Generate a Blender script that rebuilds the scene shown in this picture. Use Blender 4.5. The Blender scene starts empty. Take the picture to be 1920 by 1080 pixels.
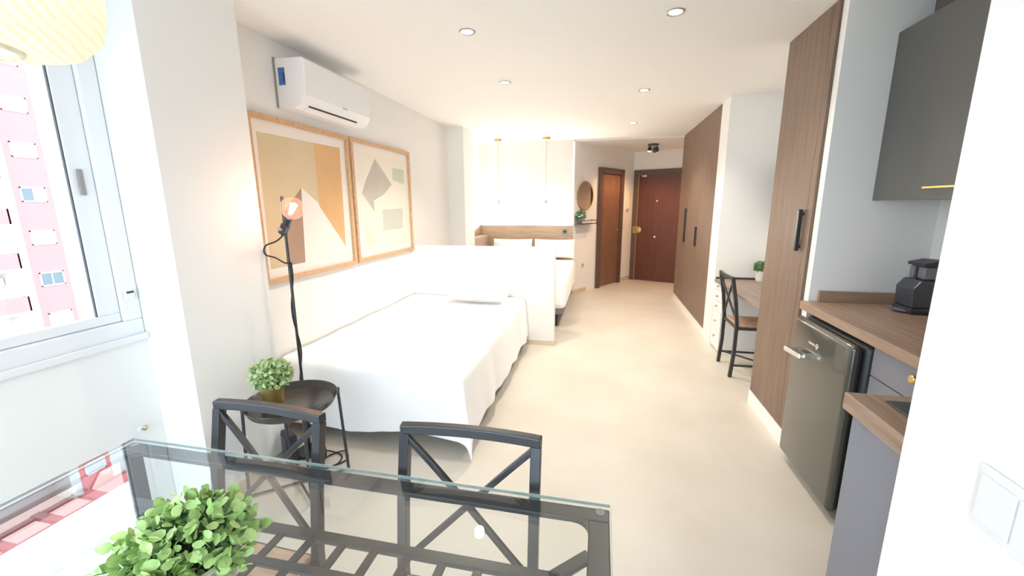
import bpy, math, random
from mathutils import Vector, Matrix
random.seed(7)
sc = bpy.context.scene
col = sc.collection

# ------------------------------------------------------------------ camera
cam = bpy.data.cameras.new('camera')
cam.sensor_width = 36.0
cam.lens = 36.0 * 772 / 1920
cam.clip_start = 0.02
cam.clip_end = 400
cam_o = bpy.data.objects.new('camera', cam)
col.objects.link(cam_o)
YAW, PITCH, ROLL = 0.2123, 0.1976, -0.0057
cam_o.matrix_world = (Matrix.Translation((0, 0, 1.45)) @ Matrix.Rotation(YAW, 4, 'Z')
                      @ Matrix.Rotation(math.pi / 2 - PITCH, 4, 'X') @ Matrix.Rotation(ROLL, 4, 'Z'))
sc.camera = cam_o

# ------------------------------------------------------------------ light
SKY = 4.4
world = bpy.data.worlds.new('sky')
sc.world = world
world.use_nodes = True
bg = world.node_tree.nodes['Background']
bg.inputs[0].default_value = (0.74, 0.87, 1.0, 1)
bg.inputs[1].default_value = SKY
sc.view_settings.view_transform = 'Standard'
sc.view_settings.look = 'None'
sc.view_settings.exposure = 0.80
sc.view_settings.gamma = 1.0
sc.view_settings.use_curve_mapping = False
try:
    sc.cycles.max_bounces = 12
    sc.cycles.diffuse_bounces = 6
    sc.cycles.adaptive_threshold = 0.02
    sc.cycles.glossy_bounces = 4
    sc.cycles.transparent_max_bounces = 24
    sc.cycles.caustics_reflective = False
    sc.cycles.caustics_refractive = False
    sc.cycles.use_denoising = True
except Exception:
    pass


def portal(name, loc, sx, sy, direction):
    d = bpy.data.lights.new(name, 'AREA')
    d.shape = 'RECTANGLE'
    d.size, d.size_y = sx, sy
    d.cycles.is_portal = True
    o = bpy.data.objects.new(name, d)
    col.objects.link(o)
    o.location = loc
    o.rotation_euler = Vector(direction).to_track_quat('-Z', 'Z').to_euler()


portal('window_portal', (-2.28, 0.29, 1.52), 2.3, 1.32, (1, 0, 0))
portal('balcony_portal', (-0.65, -1.28, 1.16), 2.4, 2.3, (0, 1, 0))

# ------------------------------------------------------------------ materials
def s2l(c):
    return tuple(((x / 255) / 12.92 if x / 255 <= 0.04045 else ((x / 255 + 0.055) / 1.055) ** 2.4) for x in c)


MATS = {}


def mat(name, rgb, rough=0.5, metal=0.0, spec=0.5, bump=None, var=None, emit=None, trans=0.0, coat=0.0, sheen=0.0, subsurf=None):
    m = bpy.data.materials.new(name)
    m.use_nodes = True
    nt = m.node_tree
    b = nt.nodes['Principled BSDF']
    c = s2l(rgb)
    b.inputs['Base Color'].default_value = (*c, 1)
    b.inputs['Roughness'].default_value = rough
    b.inputs['Metallic'].default_value = metal
    b.inputs['Specular IOR Level'].default_value = spec
    b.inputs['Coat Weight'].default_value = coat
    b.inputs['Sheen Weight'].default_value = sheen
    if trans:
        b.inputs['Transmission Weight'].default_value = trans
    if emit:
        b.inputs['Emission Color'].default_value = (*s2l(emit[0]), 1)
        b.inputs['Emission Strength'].default_value = emit[1]
    tc = nt.nodes.new('ShaderNodeTexCoord')
    if var:      # (scale, rgb2, detail)
        n = nt.nodes.new('ShaderNodeTexNoise')
        n.inputs['Scale'].default_value = var[0]
        n.inputs['Detail'].default_value = var[2] if len(var) > 2 else 4
        nt.links.new(tc.outputs['Object'], n.inputs['Vector'])
        r = nt.nodes.new('ShaderNodeValToRGB')
        r.color_ramp.elements[0].position = 0.35
        r.color_ramp.elements[1].position = 0.65
        r.color_ramp.elements[0].color = (*c, 1)
        r.color_ramp.elements[1].color = (*s2l(var[1]), 1)
        nt.links.new(n.outputs['Fac'], r.inputs['Fac'])
        nt.links.new(r.outputs['Color'], b.inputs['Base Color'])
    if bump:     # (scale, strength)
        n2 = nt.nodes.new('ShaderNodeTexNoise')
        n2.inputs['Scale'].default_value = bump[0]
        n2.inputs['Detail'].default_value = 3
        nt.links.new(tc.outputs['Object'], n2.inputs['Vector'])
        bp = nt.nodes.new('ShaderNodeBump')
        bp.inputs['Strength'].default_value = bump[1]
        bp.inputs['Distance'].default_value = 0.01
        nt.links.new(n2.outputs['Fac'], bp.inputs['Height'])
        nt.links.new(bp.outputs['Normal'], b.inputs['Normal'])
    MATS[name] = m
    return m


def wood(name, dark, mid, light, scale=(1, 1, 1), rough=0.5, wave=5.0):
    """grain runs along the axis whose scale is smallest"""
    m = bpy.data.materials.new(name)
    m.use_nodes = True
    nt = m.node_tree
    b = nt.nodes['Principled BSDF']
    b.inputs['Roughness'].default_value = rough
    tc = nt.nodes.new('ShaderNodeTexCoord')
    mp = nt.nodes.new('ShaderNodeMapping')
    mp.inputs['Scale'].default_value = scale
    nt.links.new(tc.outputs['Object'], mp.inputs['Vector'])
    n = nt.nodes.new('ShaderNodeTexNoise')
    n.inputs['Scale'].default_value = wave
    n.inputs['Detail'].default_value = 7
    n.inputs['Roughness'].default_value = 0.62
    n.inputs['Distortion'].default_value = 0.6
    nt.links.new(mp.outputs['Vector'], n.inputs['Vector'])
    r = nt.nodes.new('ShaderNodeValToRGB')
    e = r.color_ramp.elements
    e[0].position, e[0].color = 0.28, (*s2l(dark), 1)
    e[1].position, e[1].color = 0.74, (*s2l(light), 1)
    k = e.new(0.5)
    k.color = (*s2l(mid), 1)
    nt.links.new(n.outputs['Fac'], r.inputs['Fac'])
    nt.links.new(r.outputs['Color'], b.inputs['Base Color'])
    bp = nt.nodes.new('ShaderNodeBump')
    bp.inputs['Strength'].default_value = 0.12
    bp.inputs['Distance'].default_value = 0.004
    nt.links.new(n.outputs['Fac'], bp.inputs['Height'])
    nt.links.new(bp.outputs['Normal'], b.inputs['Normal'])
    MATS[name] = m
    return m


def thin_glass(name, tint, refl_rough=0.0, ior=1.5):
    """thin clear sheet: clear transmission plus a Fresnel mirror reflection"""
    m = bpy.data.materials.new(name)
    m.use_nodes = True
    nt = m.node_tree
    nt.nodes.clear()
    out = nt.nodes.new('ShaderNodeOutputMaterial')
    tr = nt.nodes.new('ShaderNodeBsdfTransparent')
    tr.inputs[0].default_value = (*tint, 1)
    gl = nt.nodes.new('ShaderNodeBsdfGlossy')
    gl.inputs['Roughness'].default_value = refl_rough
    fr = nt.nodes.new('ShaderNodeFresnel')
    ge = nt.nodes.new('ShaderNodeNewGeometry')
    mr_ = nt.nodes.new('ShaderNodeMapRange')
    mr_.inputs['To Min'].default_value = ior
    mr_.inputs['To Max'].default_value = 1.0 / ior
    nt.links.new(ge.outputs['Backfacing'], mr_.inputs['Value'])
    nt.links.new(mr_.outputs[0], fr.inputs[0])
    mx = nt.nodes.new('ShaderNodeMixShader')
    nt.links.new(fr.outputs[0], mx.inputs[0])
    nt.links.new(tr.outputs[0], mx.inputs[1])
    nt.links.new(gl.outputs[0], mx.inputs[2])
    nt.links.new(mx.outputs[0], out.inputs[0])
    MATS[name] = m
    return m


def emitter(name, rgb, strength):
    m = bpy.data.materials.new(name)
    m.use_nodes = True
    nt = m.node_tree
    nt.nodes.clear()
    out = nt.nodes.new('ShaderNodeOutputMaterial')
    em = nt.nodes.new('ShaderNodeEmission')
    em.inputs[0].default_value = (*s2l(rgb), 1)
    em.inputs[1].default_value = strength
    nt.links.new(em.outputs[0], out.inputs[0])
    MATS[name] = m
    return m


mat('wall_paint', (238, 237, 235), 0.85, bump=(90, 0.03))
mat('ceiling_paint', (240, 239, 237), 0.9)
mat('floor_cement', (199, 192, 180), 0.42, var=(1.7, (208, 202, 191), 8), bump=(25, 0.02))
mat('skirting', (208, 194, 172), 0.5, var=(6, (216, 203, 183)))
mat('white_lacquer', (238, 238, 238), 0.35)
mat('white_plastic', (236, 236, 238), 0.35)
mat('white_linen', (250, 250, 252), 0.9, bump=(220, 0.05), sheen=0.2)
mat('black_metal', (44, 45, 49), 0.33, spec=0.6, bump=(60, 0.02))
mat('tray_black', (50, 49, 49), 0.22, spec=0.6)
mat('dark_rubber', (30, 30, 32), 0.6)
mat('gasket', (70, 72, 78), 0.6)
mat('gold', (212, 184, 116), 0.3, metal=1.0)
mat('brass_soft', (204, 184, 130), 0.4, metal=1.0)
mat('chrome', (225, 225, 228), 0.12, metal=1.0)
mat('steel_ring', (170, 170, 172), 0.35, metal=0.9)
mat('graphite', (94, 95, 94), 0.5)
mat('graphite_dark', (72, 74, 74), 0.5)
mat('kitchen_grey', (126, 127, 137), 0.5)
mat('fridge_paint', (66, 65, 59), 0.25, spec=0.6, coat=0.6)
mat('fridge_case', (58, 60, 64), 0.35)
mat('hob_glass', (76, 82, 82), 0.12)
mat('machine_plastic', (62, 65, 73), 0.35)
mat('machine_dark', (46, 48, 55), 0.4)
mat('machine_grey', (112, 112, 122), 0.3)
mat('machine_clear', (150, 152, 158), 0.2)
wood('walnut_v', (110, 89, 75), (123, 101, 86), (136, 114, 99), (9, 9, 0.55), 0.5)
wood('counter_wood', (138, 112, 94), (156, 130, 111), (172, 148, 130), (9, 0.7, 9), 0.42)
wood('counter_wood_x', (138, 112, 94), (156, 130, 111), (172, 148, 130), (0.7, 9, 9), 0.42)
wood('headboard_wood', (164, 142, 122), (180, 158, 138), (194, 174, 155), (0.6, 9, 9), 0.5)
wood('desk_wood', (128, 111, 102), (143, 126, 116), (156, 140, 130), (9, 0.7, 9), 0.45)
wood('seat_wood', (170, 136, 110), (194, 160, 134), (210, 180, 156), (3, 14, 14), 0.55)
wood('hall_door_wood', (108, 78, 62), (128, 94, 76), (144, 109, 90), (7, 7, 0.5), 0.4)
wood('casing_wood', (86, 66, 58), (98, 76, 67), (108, 86, 76), (9, 9, 0.6), 0.45)
wood('mahogany', (88, 52, 44), (100, 60, 50), (112, 69, 58), (5, 5, 0.4), 0.28)
wood('frame_oak', (190, 150, 112), (206, 168, 130), (218, 182, 146), (6, 6, 6), 0.5)
mat('art_paper', (240, 232, 226), 0.8)
mat('art_beige', (214, 196, 160), 0.8, var=(3, (222, 200, 166)))
mat('art_orange', (218, 174, 124), 0.8, var=(4, (224, 182, 134)))
mat('art_brown', (170, 140, 122), 0.8, var=(5, (178, 148, 128)))
mat('art_cream', (236, 229, 214), 0.8)
mat('art_grey', (190, 182, 172), 0.8, var=(4, (198, 190, 180)))
mat('art_sage', (202, 204, 192), 0.8)
mat('art_sand', (222, 216, 198), 0.8)
mat('leaf_light', (192, 214, 138), 0.45, var=(30, (208, 226, 164)))
mat('leaf_mid', (156, 188, 110), 0.45, var=(30, (180, 206, 138)))
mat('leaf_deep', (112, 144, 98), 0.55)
mat('foliage_pale', (160, 184, 124), 0.6, var=(40, (196, 210, 164)))
mat('foliage_blue', (112, 138, 118), 0.6, var=(40, (84, 122, 78)))
mat('stem_green', (86, 112, 62), 0.6)
mat('soil', (58, 48, 40), 0.9)
mat('pot_clay', (212, 205, 196), 0.6)
mat('pot_gold', (188, 160, 96), 0.35, metal=0.85)
mat('pot_white', (236, 236, 234), 0.4)
mat('mirror_glass', (190, 172, 160), 0.03, metal=1.0)
mat('label_blue', (70, 112, 176), 0.5)
mat('label_dark', (38, 62, 110), 0.5)
mat('slot_dark', (70, 58, 52), 0.7)
mat('logo_grey', (176, 172, 170), 0.5)
mat('facade_white', (232, 228, 224), 0.85)
mat('facade_pink', (232, 118, 116), 0.85)
mat('facade_recess', (214, 208, 204), 0.85)
mat('shutter', (226, 224, 224), 0.7)
mat('far_glass', (86, 98, 104), 0.15)
mat('far_glass_blue', (150, 172, 198), 0.2)
mat('far_rail', (190, 192, 196), 0.5)
mat('street', (150, 146, 142), 0.9, var=(0.2, (166, 162, 156)))
mat('switch_plate', (226, 226, 228), 0.35)
mat('socket_grey', (150, 146, 142), 0.4)
mat('shade_weave', (226, 214, 176), 0.7)
thin_glass('window_glass', (0.97, 0.985, 0.98))
thin_glass('table_glass', (0.975, 0.99, 0.985), ior=1.8)
thin_glass('bulb_amber', (1.0, 0.86, 0.80), ior=1.3)
thin_glass('bulb_clear', (0.98, 0.98, 0.97), ior=1.3)
mat('glass_edge', (206, 222, 218), 0.15)
def glow_glass():
    m = MATS['bulb_amber']
    nt = m.node_tree
    out = [n for n in nt.nodes if n.type == 'OUTPUT_MATERIAL'][0]
    src = out.inputs[0].links[0].from_socket
    em = nt.nodes.new('ShaderNodeEmission')
    em.inputs[0].default_value = (*s2l((255, 200, 184)), 1)
    em.inputs[1].default_value = 0.13
    ad_ = nt.nodes.new('ShaderNodeAddShader')
    nt.links.new(src, ad_.inputs[0])
    nt.links.new(em.outputs[0], ad_.inputs[1])
    nt.links.new(ad_.outputs[0], out.inputs[0])


glow_glass()
emitter('lamp_soft', (255, 250, 244), 22)
emitter('lamp_white', (255, 246, 232), 30)
emitter('lamp_warm', (255, 214, 168), 14)
emitter('filament', (255, 214, 176), 60)
emitter('led_strip', (255, 246, 230), 240)


def weave_material():
    m = MATS['shade_weave']
    nt = m.node_tree
    b = nt.nodes['Principled BSDF']
    tc = nt.nodes.new('ShaderNodeTexCoord')
    w = nt.nodes.new('ShaderNodeTexWave')
    w.bands_direction = 'DIAGONAL'
    w.inputs['Scale'].default_value = 26
    w.inputs['Distortion'].default_value = 3
    nt.links.new(tc.outputs['Object'], w.inputs['Vector'])
    r = nt.nodes.new('ShaderNodeValToRGB')
    r.color_ramp.elements[0].color = (*s2l((232, 228, 214)), 1)
    r.color_ramp.elements[1].color = (*s2l((246, 243, 234)), 1)
    nt.links.new(w.outputs['Fac'], r.inputs['Fac'])
    nt.links.new(r.outputs['Color'], b.inputs['Base Color'])
    bp = nt.nodes.new('ShaderNodeBump')
    bp.inputs['Strength'].default_value = 0.5
    bp.inputs['Distance'].default_value = 0.01
    nt.links.new(w.outputs['Fac'], bp.inputs['Height'])
    nt.links.new(bp.outputs['Normal'], b.inputs['Normal'])
    tl = nt.nodes.new('ShaderNodeBsdfTranslucent')
    nt.links.new(r.outputs['Color'], tl.inputs['Color'])
    mx = nt.nodes.new('ShaderNodeMixShader')
    mx.inputs[0].default_value = 0.45
    out = nt.nodes['Material Output']
    nt.links.new(b.outputs[0], mx.inputs[1])
    nt.links.new(tl.outputs[0], mx.inputs[2])
    nt.links.new(mx.outputs[0], out.inputs[0])


weave_material()

# ------------------------------------------------------------------ mesh helpers
ORG = {}


class MB:
    def __init__(self):
        self.v, self.f = [], []

    def add(self, vs, fs):
        k = len(self.v)
        self.v += [Vector(p) for p in vs]
        self.f += [tuple(i + k for i in f) for f in fs]
        return self

    def box(self, x0, x1, y0, y1, z0, z1):
        vs = [(x, y, z) for z in (z0, z1) for y in (y0, y1) for x in (x0, x1)]
        return self.add(vs, [(0, 2, 3, 1), (4, 5, 7, 6), (0, 1, 5, 4), (2, 6, 7, 3), (0, 4, 6, 2), (1, 3, 7, 5)])

    def obox(self, c, sx, sy, sz, ax=(1, 0, 0), ay=(0, 1, 0)):
        ax, ay = Vector(ax).normalized(), Vector(ay).normalized()
        az = ax.cross(ay)
        c = Vector(c)
        vs = [c + ax * (i * sx / 2) + ay * (j * sy / 2) + az * (k * sz / 2) for k in (-1, 1) for j in (-1, 1) for i in (-1, 1)]
        return self.add(vs, [(0, 2, 3, 1), (4, 5, 7, 6), (0, 1, 5, 4), (2, 6, 7, 3), (0, 4, 6, 2), (1, 3, 7, 5)])

    def bar(self, a, b, w, h, up=(0, 0, 1)):
        """rectangular bar from a to b, w across, h along up"""
        a, b = Vector(a), Vector(b)
        d = (b - a).normalized()
        up = Vector(up)
        s = d.cross(up).normalized()
        u = s.cross(d).normalized()
        vs = [p + s * (i * w / 2) + u * (j * h / 2) for p in (a, b) for i, j in ((-1, -1), (1, -1), (1, 1), (-1, 1))]
        return self.add(vs, [(3, 2, 1, 0), (4, 5, 6, 7), (0, 1, 5, 4), (1, 2, 6, 5), (2, 3, 7, 6), (3, 0, 4, 7)])

    def sweep(self, pts, w, h, up=(0, 0, 1)):
        """rectangular section along a polyline"""
        pts = [Vector(p) for p in pts]
        vs, fs = [], []
        n = len(pts)
        for i, p in enumerate(pts):
            d = (pts[min(i + 1, n - 1)] - pts[max(i - 1, 0)]).normalized()
            s = d.cross(Vector(up)).normalized()
            u = s.cross(d).normalized()
            vs += [p + s * (a * w / 2) + u * (b * h / 2) for a, b in ((-1, -1), (1, -1), (1, 1), (-1, 1))]
            if i:
                o = (i - 1) * 4
                for k in range(4):
                    fs.append((o + k, o + (k + 1) % 4, o + 4 + (k + 1) % 4, o + 4 + k))
        fs += [(3, 2, 1, 0), tuple(4 * (n - 1) + k for k in range(4))]
        return self.add(vs, fs)

    def tube(self, pts, r, n=10, closed=False):
        pts = [Vector(p) for p in pts]
        m = len(pts)
        rs = r if isinstance(r, (list, tuple)) else [r] * m
        vs, fs = [], []
        ref = None
        for i, p in enumerate(pts):
            if closed:
                d = (pts[(i + 1) % m] - pts[i - 1]).normalized()
            else:
                d = (pts[min(i + 1, m - 1)] - pts[max(i - 1, 0)]).normalized()
            if ref is None:
                ref = d.orthogonal().normalized()
            a = (ref - d * ref.dot(d)).normalized()
            ref = a
            b = d.cross(a)
            vs += [p + (a * math.cos(t) + b * math.sin(t)) * rs[i] for t in (2 * math.pi * k / n for k in range(n))]
        for i in range(m if closed else m - 1):
            o, q = i * n, ((i + 1) % m) * n
            for k in range(n):
                fs.append((o + k, o + (k + 1) % n, q + (k + 1) % n, q + k))
        if not closed:
            fs += [tuple(reversed(range(n))), tuple((m - 1) * n + k for k in range(n))]
        return self.add(vs, fs)

    def lathe(self, prof, c=(0, 0, 0), n=32, axis=(0, 0, 1), caps=True):
        """prof: list of (radius, height)"""
        az = Vector(axis).normalized()
        ax = az.orthogonal().normalized()
        ay = az.cross(ax)
        c = Vector(c)
        vs, fs = [], []
        for r, h in prof:
            for k in range(n):
                t = 2 * math.pi * k / n
                vs.append(c + az * h + (ax * math.cos(t) + ay * math.sin(t)) * max(r, 1e-5))
        for i in range(len(prof) - 1):
            for k in range(n):
                fs.append((i * n + k, i * n + (k + 1) % n, (i + 1) * n + (k + 1) % n, (i + 1) * n + k))
        if caps:
            fs += [tuple(reversed(range(n))), tuple((len(prof) - 1) * n + k for k in range(n))]
        return self.add(vs, fs)

    def prism(self, poly, vec):
        """3D polygon extruded by vec"""
        vec = Vector(vec)
        a = [Vector(p) for p in poly]
        n = len(a)
        fs = [tuple(reversed(range(n))), tuple(n + i for i in range(n))]
        fs += [(i, (i + 1) % n, n + (i + 1) % n, n + i) for i in range(n)]
        return self.add(a + [p + vec for p in a], fs)

    def build(self, name, material, parent=None, bevel=0.0, segs=2, smooth=False, subsurf=0, solidify=0.0):
        o0 = ORG.get(parent.name, Vector((0, 0, 0))) if parent else Vector((0, 0, 0))
        me = bpy.data.meshes.new(name)
        me.from_pydata([tuple(p - o0) for p in self.v], [], self.f)
        import bmesh
        bm = bmesh.new()
        bm.from_mesh(me)
        bmesh.ops.recalc_face_normals(bm, faces=bm.faces)
        bm.to_mesh(me)
        bm.free()
        me.materials.append(MATS[material] if isinstance(material, str) else material)
        o = bpy.data.objects.new(name, me)
        col.objects.link(o)
        if parent:
            o.parent = parent
            ORG[o.name] = o0
        if solidify:
            s = o.modifiers.new('thickness', 'SOLIDIFY')
            s.thickness = solidify
        if bevel:
            b = o.modifiers.new('edge', 'BEVEL')
            b.width, b.segments, b.limit_method = bevel, segs, 'ANGLE'
            b.angle_limit = math.radians(40)
        if subsurf:
            s = o.modifiers.new('soft', 'SUBSURF')
            s.levels = s.render_levels = subsurf
        if smooth or subsurf:
            for p in me.polygons:
                p.use_smooth = True
            if smooth == 'auto':
                me.set_sharp_from_angle(angle=math.radians(38))
        return o


def B(*a):
    return MB().box(*a)


def tag(o, label, cat, group=None):
    o['label'], o['category'] = label, cat
    if group:
        o['group'] = group
    return o


def thing(name, label, cat, loc=(0, 0, 0), group=None):
    o = bpy.data.objects.new(name, None)
    o.empty_display_size = 0.05
    col.objects.link(o)
    o.location = loc
    ORG[o.name] = Vector(loc)
    return tag(o, label, cat, group)


def struct(name, mb, m, parent=None, **kw):
    o = mb.build(name, m, parent, **kw)
    if not parent:
        o['kind'] = 'structure'
    return o


def copy_tree(o, parent=None):
    c = o.copy()
    col.objects.link(c)
    c.parent = parent
    for ch in list(o.children):
        copy_tree(ch, c)
    return c


def light(name, kind, loc, energy, color, parent=None, size=0.05, spot=None, direction=None):
    d = bpy.data.lights.new(name, kind)
    d.energy = energy
    d.color = s2l(color)
    if kind in ('POINT', 'SPOT'):
        d.shadow_soft_size = size
    if kind == 'SPOT':
        d.spot_size, d.spot_blend = spot or 2.0, 0.6
    o = bpy.data.objects.new(name, d)
    col.objects.link(o)
    o.location = Vector(loc) - (ORG.get(parent.name, Vector()) if parent else Vector())
    if direction:
        o.rotation_euler = Vector(direction).to_track_quat('-Z', 'Y').to_euler()
    if parent:
        o.parent = parent
    return o


# ------------------------------------------------------------------ room shell
XL, XR, ZC = -2.0, 1.66, 2.45
struct('floor', B(-2.3, 2.0, -1.3, 9.2, -0.2, 0.0), 'floor_cement')
struct('ceiling', B(-2.3, 2.0, -1.3, 6.76, ZC, 2.7), 'ceiling_paint')
struct('ceiling_hall', B(-0.43, 2.0, 6.76, 9.2, 2.42, 2.7), 'ceiling_paint')
struct('ceiling_rear', B(-2.3, -0.43, 6.76, 9.2, ZC, 2.7), 'ceiling_paint')
struct('wall_left', B(-2.3, XL, 1.406, 7.0, 0, ZC), 'wall_paint')
struct('wall_pillar', B(XL, -1.775, 1.406, 1.89, 0, ZC), 'wall_paint')
struct('wall_pillar_far', B(XL, -1.78, 5.32, 5.72, 0, ZC), 'wall_paint')
struct('wall_window_lower', B(-2.3, XL, -1.0, 1.406, 0, 0.89), 'wall_paint')
struct('wall_window_upper', B(-2.3, XL, -1.0, 1.406, 2.14, ZC), 'wall_paint')  # unseen lower edge brought down so the window lets in less sky
struct('wall_window_rear', B(-2.3, XL, -1.0, -0.8, 0.89, 2.14), 'wall_paint')
struct('wall_back', B(0.55, 2.0, -1.3, -1.0, 0, ZC), 'wall_paint')
struct('wall_back_corner', B(-2.3, -1.85, -1.3, -1.0, 0, ZC), 'wall_paint')
struct('wall_back_upper', B(-1.85, 0.55, -1.3, -1.0, 2.32, ZC), 'wall_paint')
struct('wall_right', B(XR, 2.0, -1.0, 9.2, 0, ZC), 'wall_paint')
struct('wall_near_right', B(0.68, 0.75, -1.0, 1.006, 0, ZC), 'wall_paint', bevel=0.004)
struct('wall_headboard', B(XL, -0.44, 6.76, 7.0, 0, ZC), 'wall_paint')
struct('wall_half', B(XL, -0.445, 4.13, 4.23, 0, 1.03), 'wall_paint', bevel=0.004)
struct('wall_niche', B(1.155, XR, 4.50, 4.785, 0, ZC), 'wall_paint')
struct('wall_kitchen_end', B(1.135, XR, 2.515, 2.57, 0, ZC), 'wall_paint')
# hall: slanted side wall A-C, entrance wall C-E
A = Vector((-0.44, 6.74, 0))
C = Vector((0.565, 8.405, 0))
E_ = Vector((1.95, 7.83, 0))
HD = (C - A).normalized()
HN = Vector((HD.y, -HD.x, 0))
ED = (E_ - C).normalized()
EN = Vector((ED.y, -ED.x, 0))
if EN.y > 0:
    EN = -EN
UP = Vector((0, 0, 1))


def H(t, off, z):
    return A + HD * t + HN * off + UP * z


def EW(t, off, z):
    return C + ED * t + EN * off + UP * z


def hbox(fn, t0, t1, o0, o1, z0, z1):
    return MB().add([fn(t, o, z) for z in (z0, z1) for o in (o0, o1) for t in (t0, t1)],
                    [(0, 2, 3, 1), (4, 5, 7, 6), (0, 1, 5, 4), (2, 6, 7, 3), (0, 4, 6, 2), (1, 3, 7, 5)])


LW = (C - A).length
struct('wall_hall', hbox(H, 0.0, LW + 0.3, -0.25, 0, 0, 2.42), 'wall_paint')
struct('wall_entrance', hbox(EW, -0.1, 1.7, -0.25, 0, 0, 2.42), 'wall_paint')
# skirting in the floor's own stone
struct('baseboard_half_wall', B(-1.99, -0.437, 4.122, 4.13, 0, 0.055), 'skirting')
struct('baseboard_half_wall_end', B(-0.445, -0.437, 4.13, 4.23, 0, 0.055), 'skirting')
struct('baseboard_pillar', B(-1.775, -1.767, 1.406, 1.89, 0, 0.06), 'skirting')
struct('baseboard_hall', hbox(H, 0.0, 0.40, 0, 0.01, 0, 0.07), 'skirting')
struct('baseboard_hall_far', hbox(H, 1.52, LW, 0, 0.01, 0, 0.07), 'skirting')
struct('baseboard_left', B(XL, -1.992, 1.89, 4.12, 0, 0.06), 'skirting')

# window
win = bpy.data.objects.new('window_1', None)
col.objects.link(win)
win.location = (-2.0, 0.3, 0.89)
win['kind'] = 'structure'
ORG['window_1'] = Vector((-2.0, 0.3, 0.89))
WX0, WX1 = -2.09, -2.005
for nm, a in (('frame_rail', (WX0, WX1, -0.8, 1.404, 0.89, 0.965)), ('frame_rail', (WX0, WX1, -0.8, 1.404, 2.08, 2.14)),
              ('frame_stile', (WX0, WX1, 1.335, 1.404, 0.965, 2.08)), ('frame_stile', (WX0, WX1, -0.8, -0.73, 0.965, 2.08))):
    B(*a).build(nm, 'white_plastic', win, bevel=0.006)
for y0, y1, xo in ((0.27, 1.333, -2.022), (-0.728, 0.33, -2.062)):
    sash = B(xo - 0.032, xo, y0, y1, 0.967, 1.006).build('sash', 'white_plastic', win, bevel=0.004)
    B(xo - 0.032, xo, y0, y1, 2.03, 2.078).build('sash_rail', 'white_plastic', sash, bevel=0.004)
    B(xo - 0.032, xo, y1 - 0.08, y1, 1.006, 2.03).build('sash_stile', 'white_plastic', sash, bevel=0.004)
    B(xo - 0.032, xo, y0, y0 + 0.08, 1.006, 2.03).build('sash_stile', 'white_plastic', sash, bevel=0.004)
    B(xo - 0.02, xo - 0.014, y0 + 0.08, y1 - 0.08, 1.006, 2.03).build('pane', 'window_glass', sash)
    B(xo - 0.014, xo - 0.004, y1 - 0.084, y1 - 0.08, 1.006, 2.03).build('gasket', 'gasket', sash)
B(-2.022, -2.012, 1.276, 1.294, 1.50, 1.60).build('window_pull', 'socket_grey', win, bevel=0.003)
bw = bpy.data.objects.new('window_2', None)
col.objects.link(bw)
bw.location = (-0.65, -1.15, 0)
bw['kind'] = 'structure'
ORG['window_2'] = Vector((-0.65, -1.15, 0))
for a in ((-1.85, 0.55, -1.19, -1.12, 0, 0.07), (-1.85, 0.55, -1.19, -1.12, 2.25, 2.32), (-1.85, -1.78, -1.19, -1.12, 0.07, 2.25),
          (0.48, 0.55, -1.19, -1.12, 0.07, 2.25), (-0.69, -0.61, -1.19, -1.12, 0.07, 2.25)):
    B(*a).build('frame_bar', 'white_plastic', bw, bevel=0.004)
B(-1.78, -0.69, -1.16, -1.152, 0.07, 2.25).build('pane', 'window_glass', bw)
B(-0.61, 0.48, -1.16, -1.152, 0.07, 2.25).build('pane', 'window_glass', bw)
struct('window_sill', B(-2.0, -1.985, -0.8, 1.404, 0.87, 0.90), 'white_plastic', bevel=0.004)
strap = B(-2.0, -1.985, 1.34, 1.375, 1.06, 1.10).build('shutter_strap_slot', 'white_plastic', None, bevel=0.004)
tag(strap, 'tiny white shutter strap slot at the right end of the window frame', 'strap slot')
B(-1.99, -1.982, 1.345, 1.372, 1.088, 1.096).build('slot', 'slot_dark', strap)
hk = MB().lathe([(0.016, 0), (0.016, 0.004), (0.011, 0.007)], (-2.0, 1.31, 0.47), 16, (1, 0, 0)).build('wall_hook', 'white_plastic', None, smooth='auto')
tag(hk, 'tiny pale cord hook on the wall under the window', 'hook')
MB().tube([(-1.996, 1.31, 0.47), (-1.975, 1.31, 0.468), (-1.968, 1.31, 0.478), (-1.97, 1.31, 0.492)], 0.004, 8).build('hook_arm', 'brass_soft', hk, smooth=True)

# ------------------------------------------------------------------ building across the street
FX = -38.6
struct('ground', B(-120, 60, -80, 140, -19.2, -19.0), 'street')
bld = thing('apartment_building', 'tall white apartment block with pink bands and balconies outside the window', 'building', (FX, 20, -19))
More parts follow.
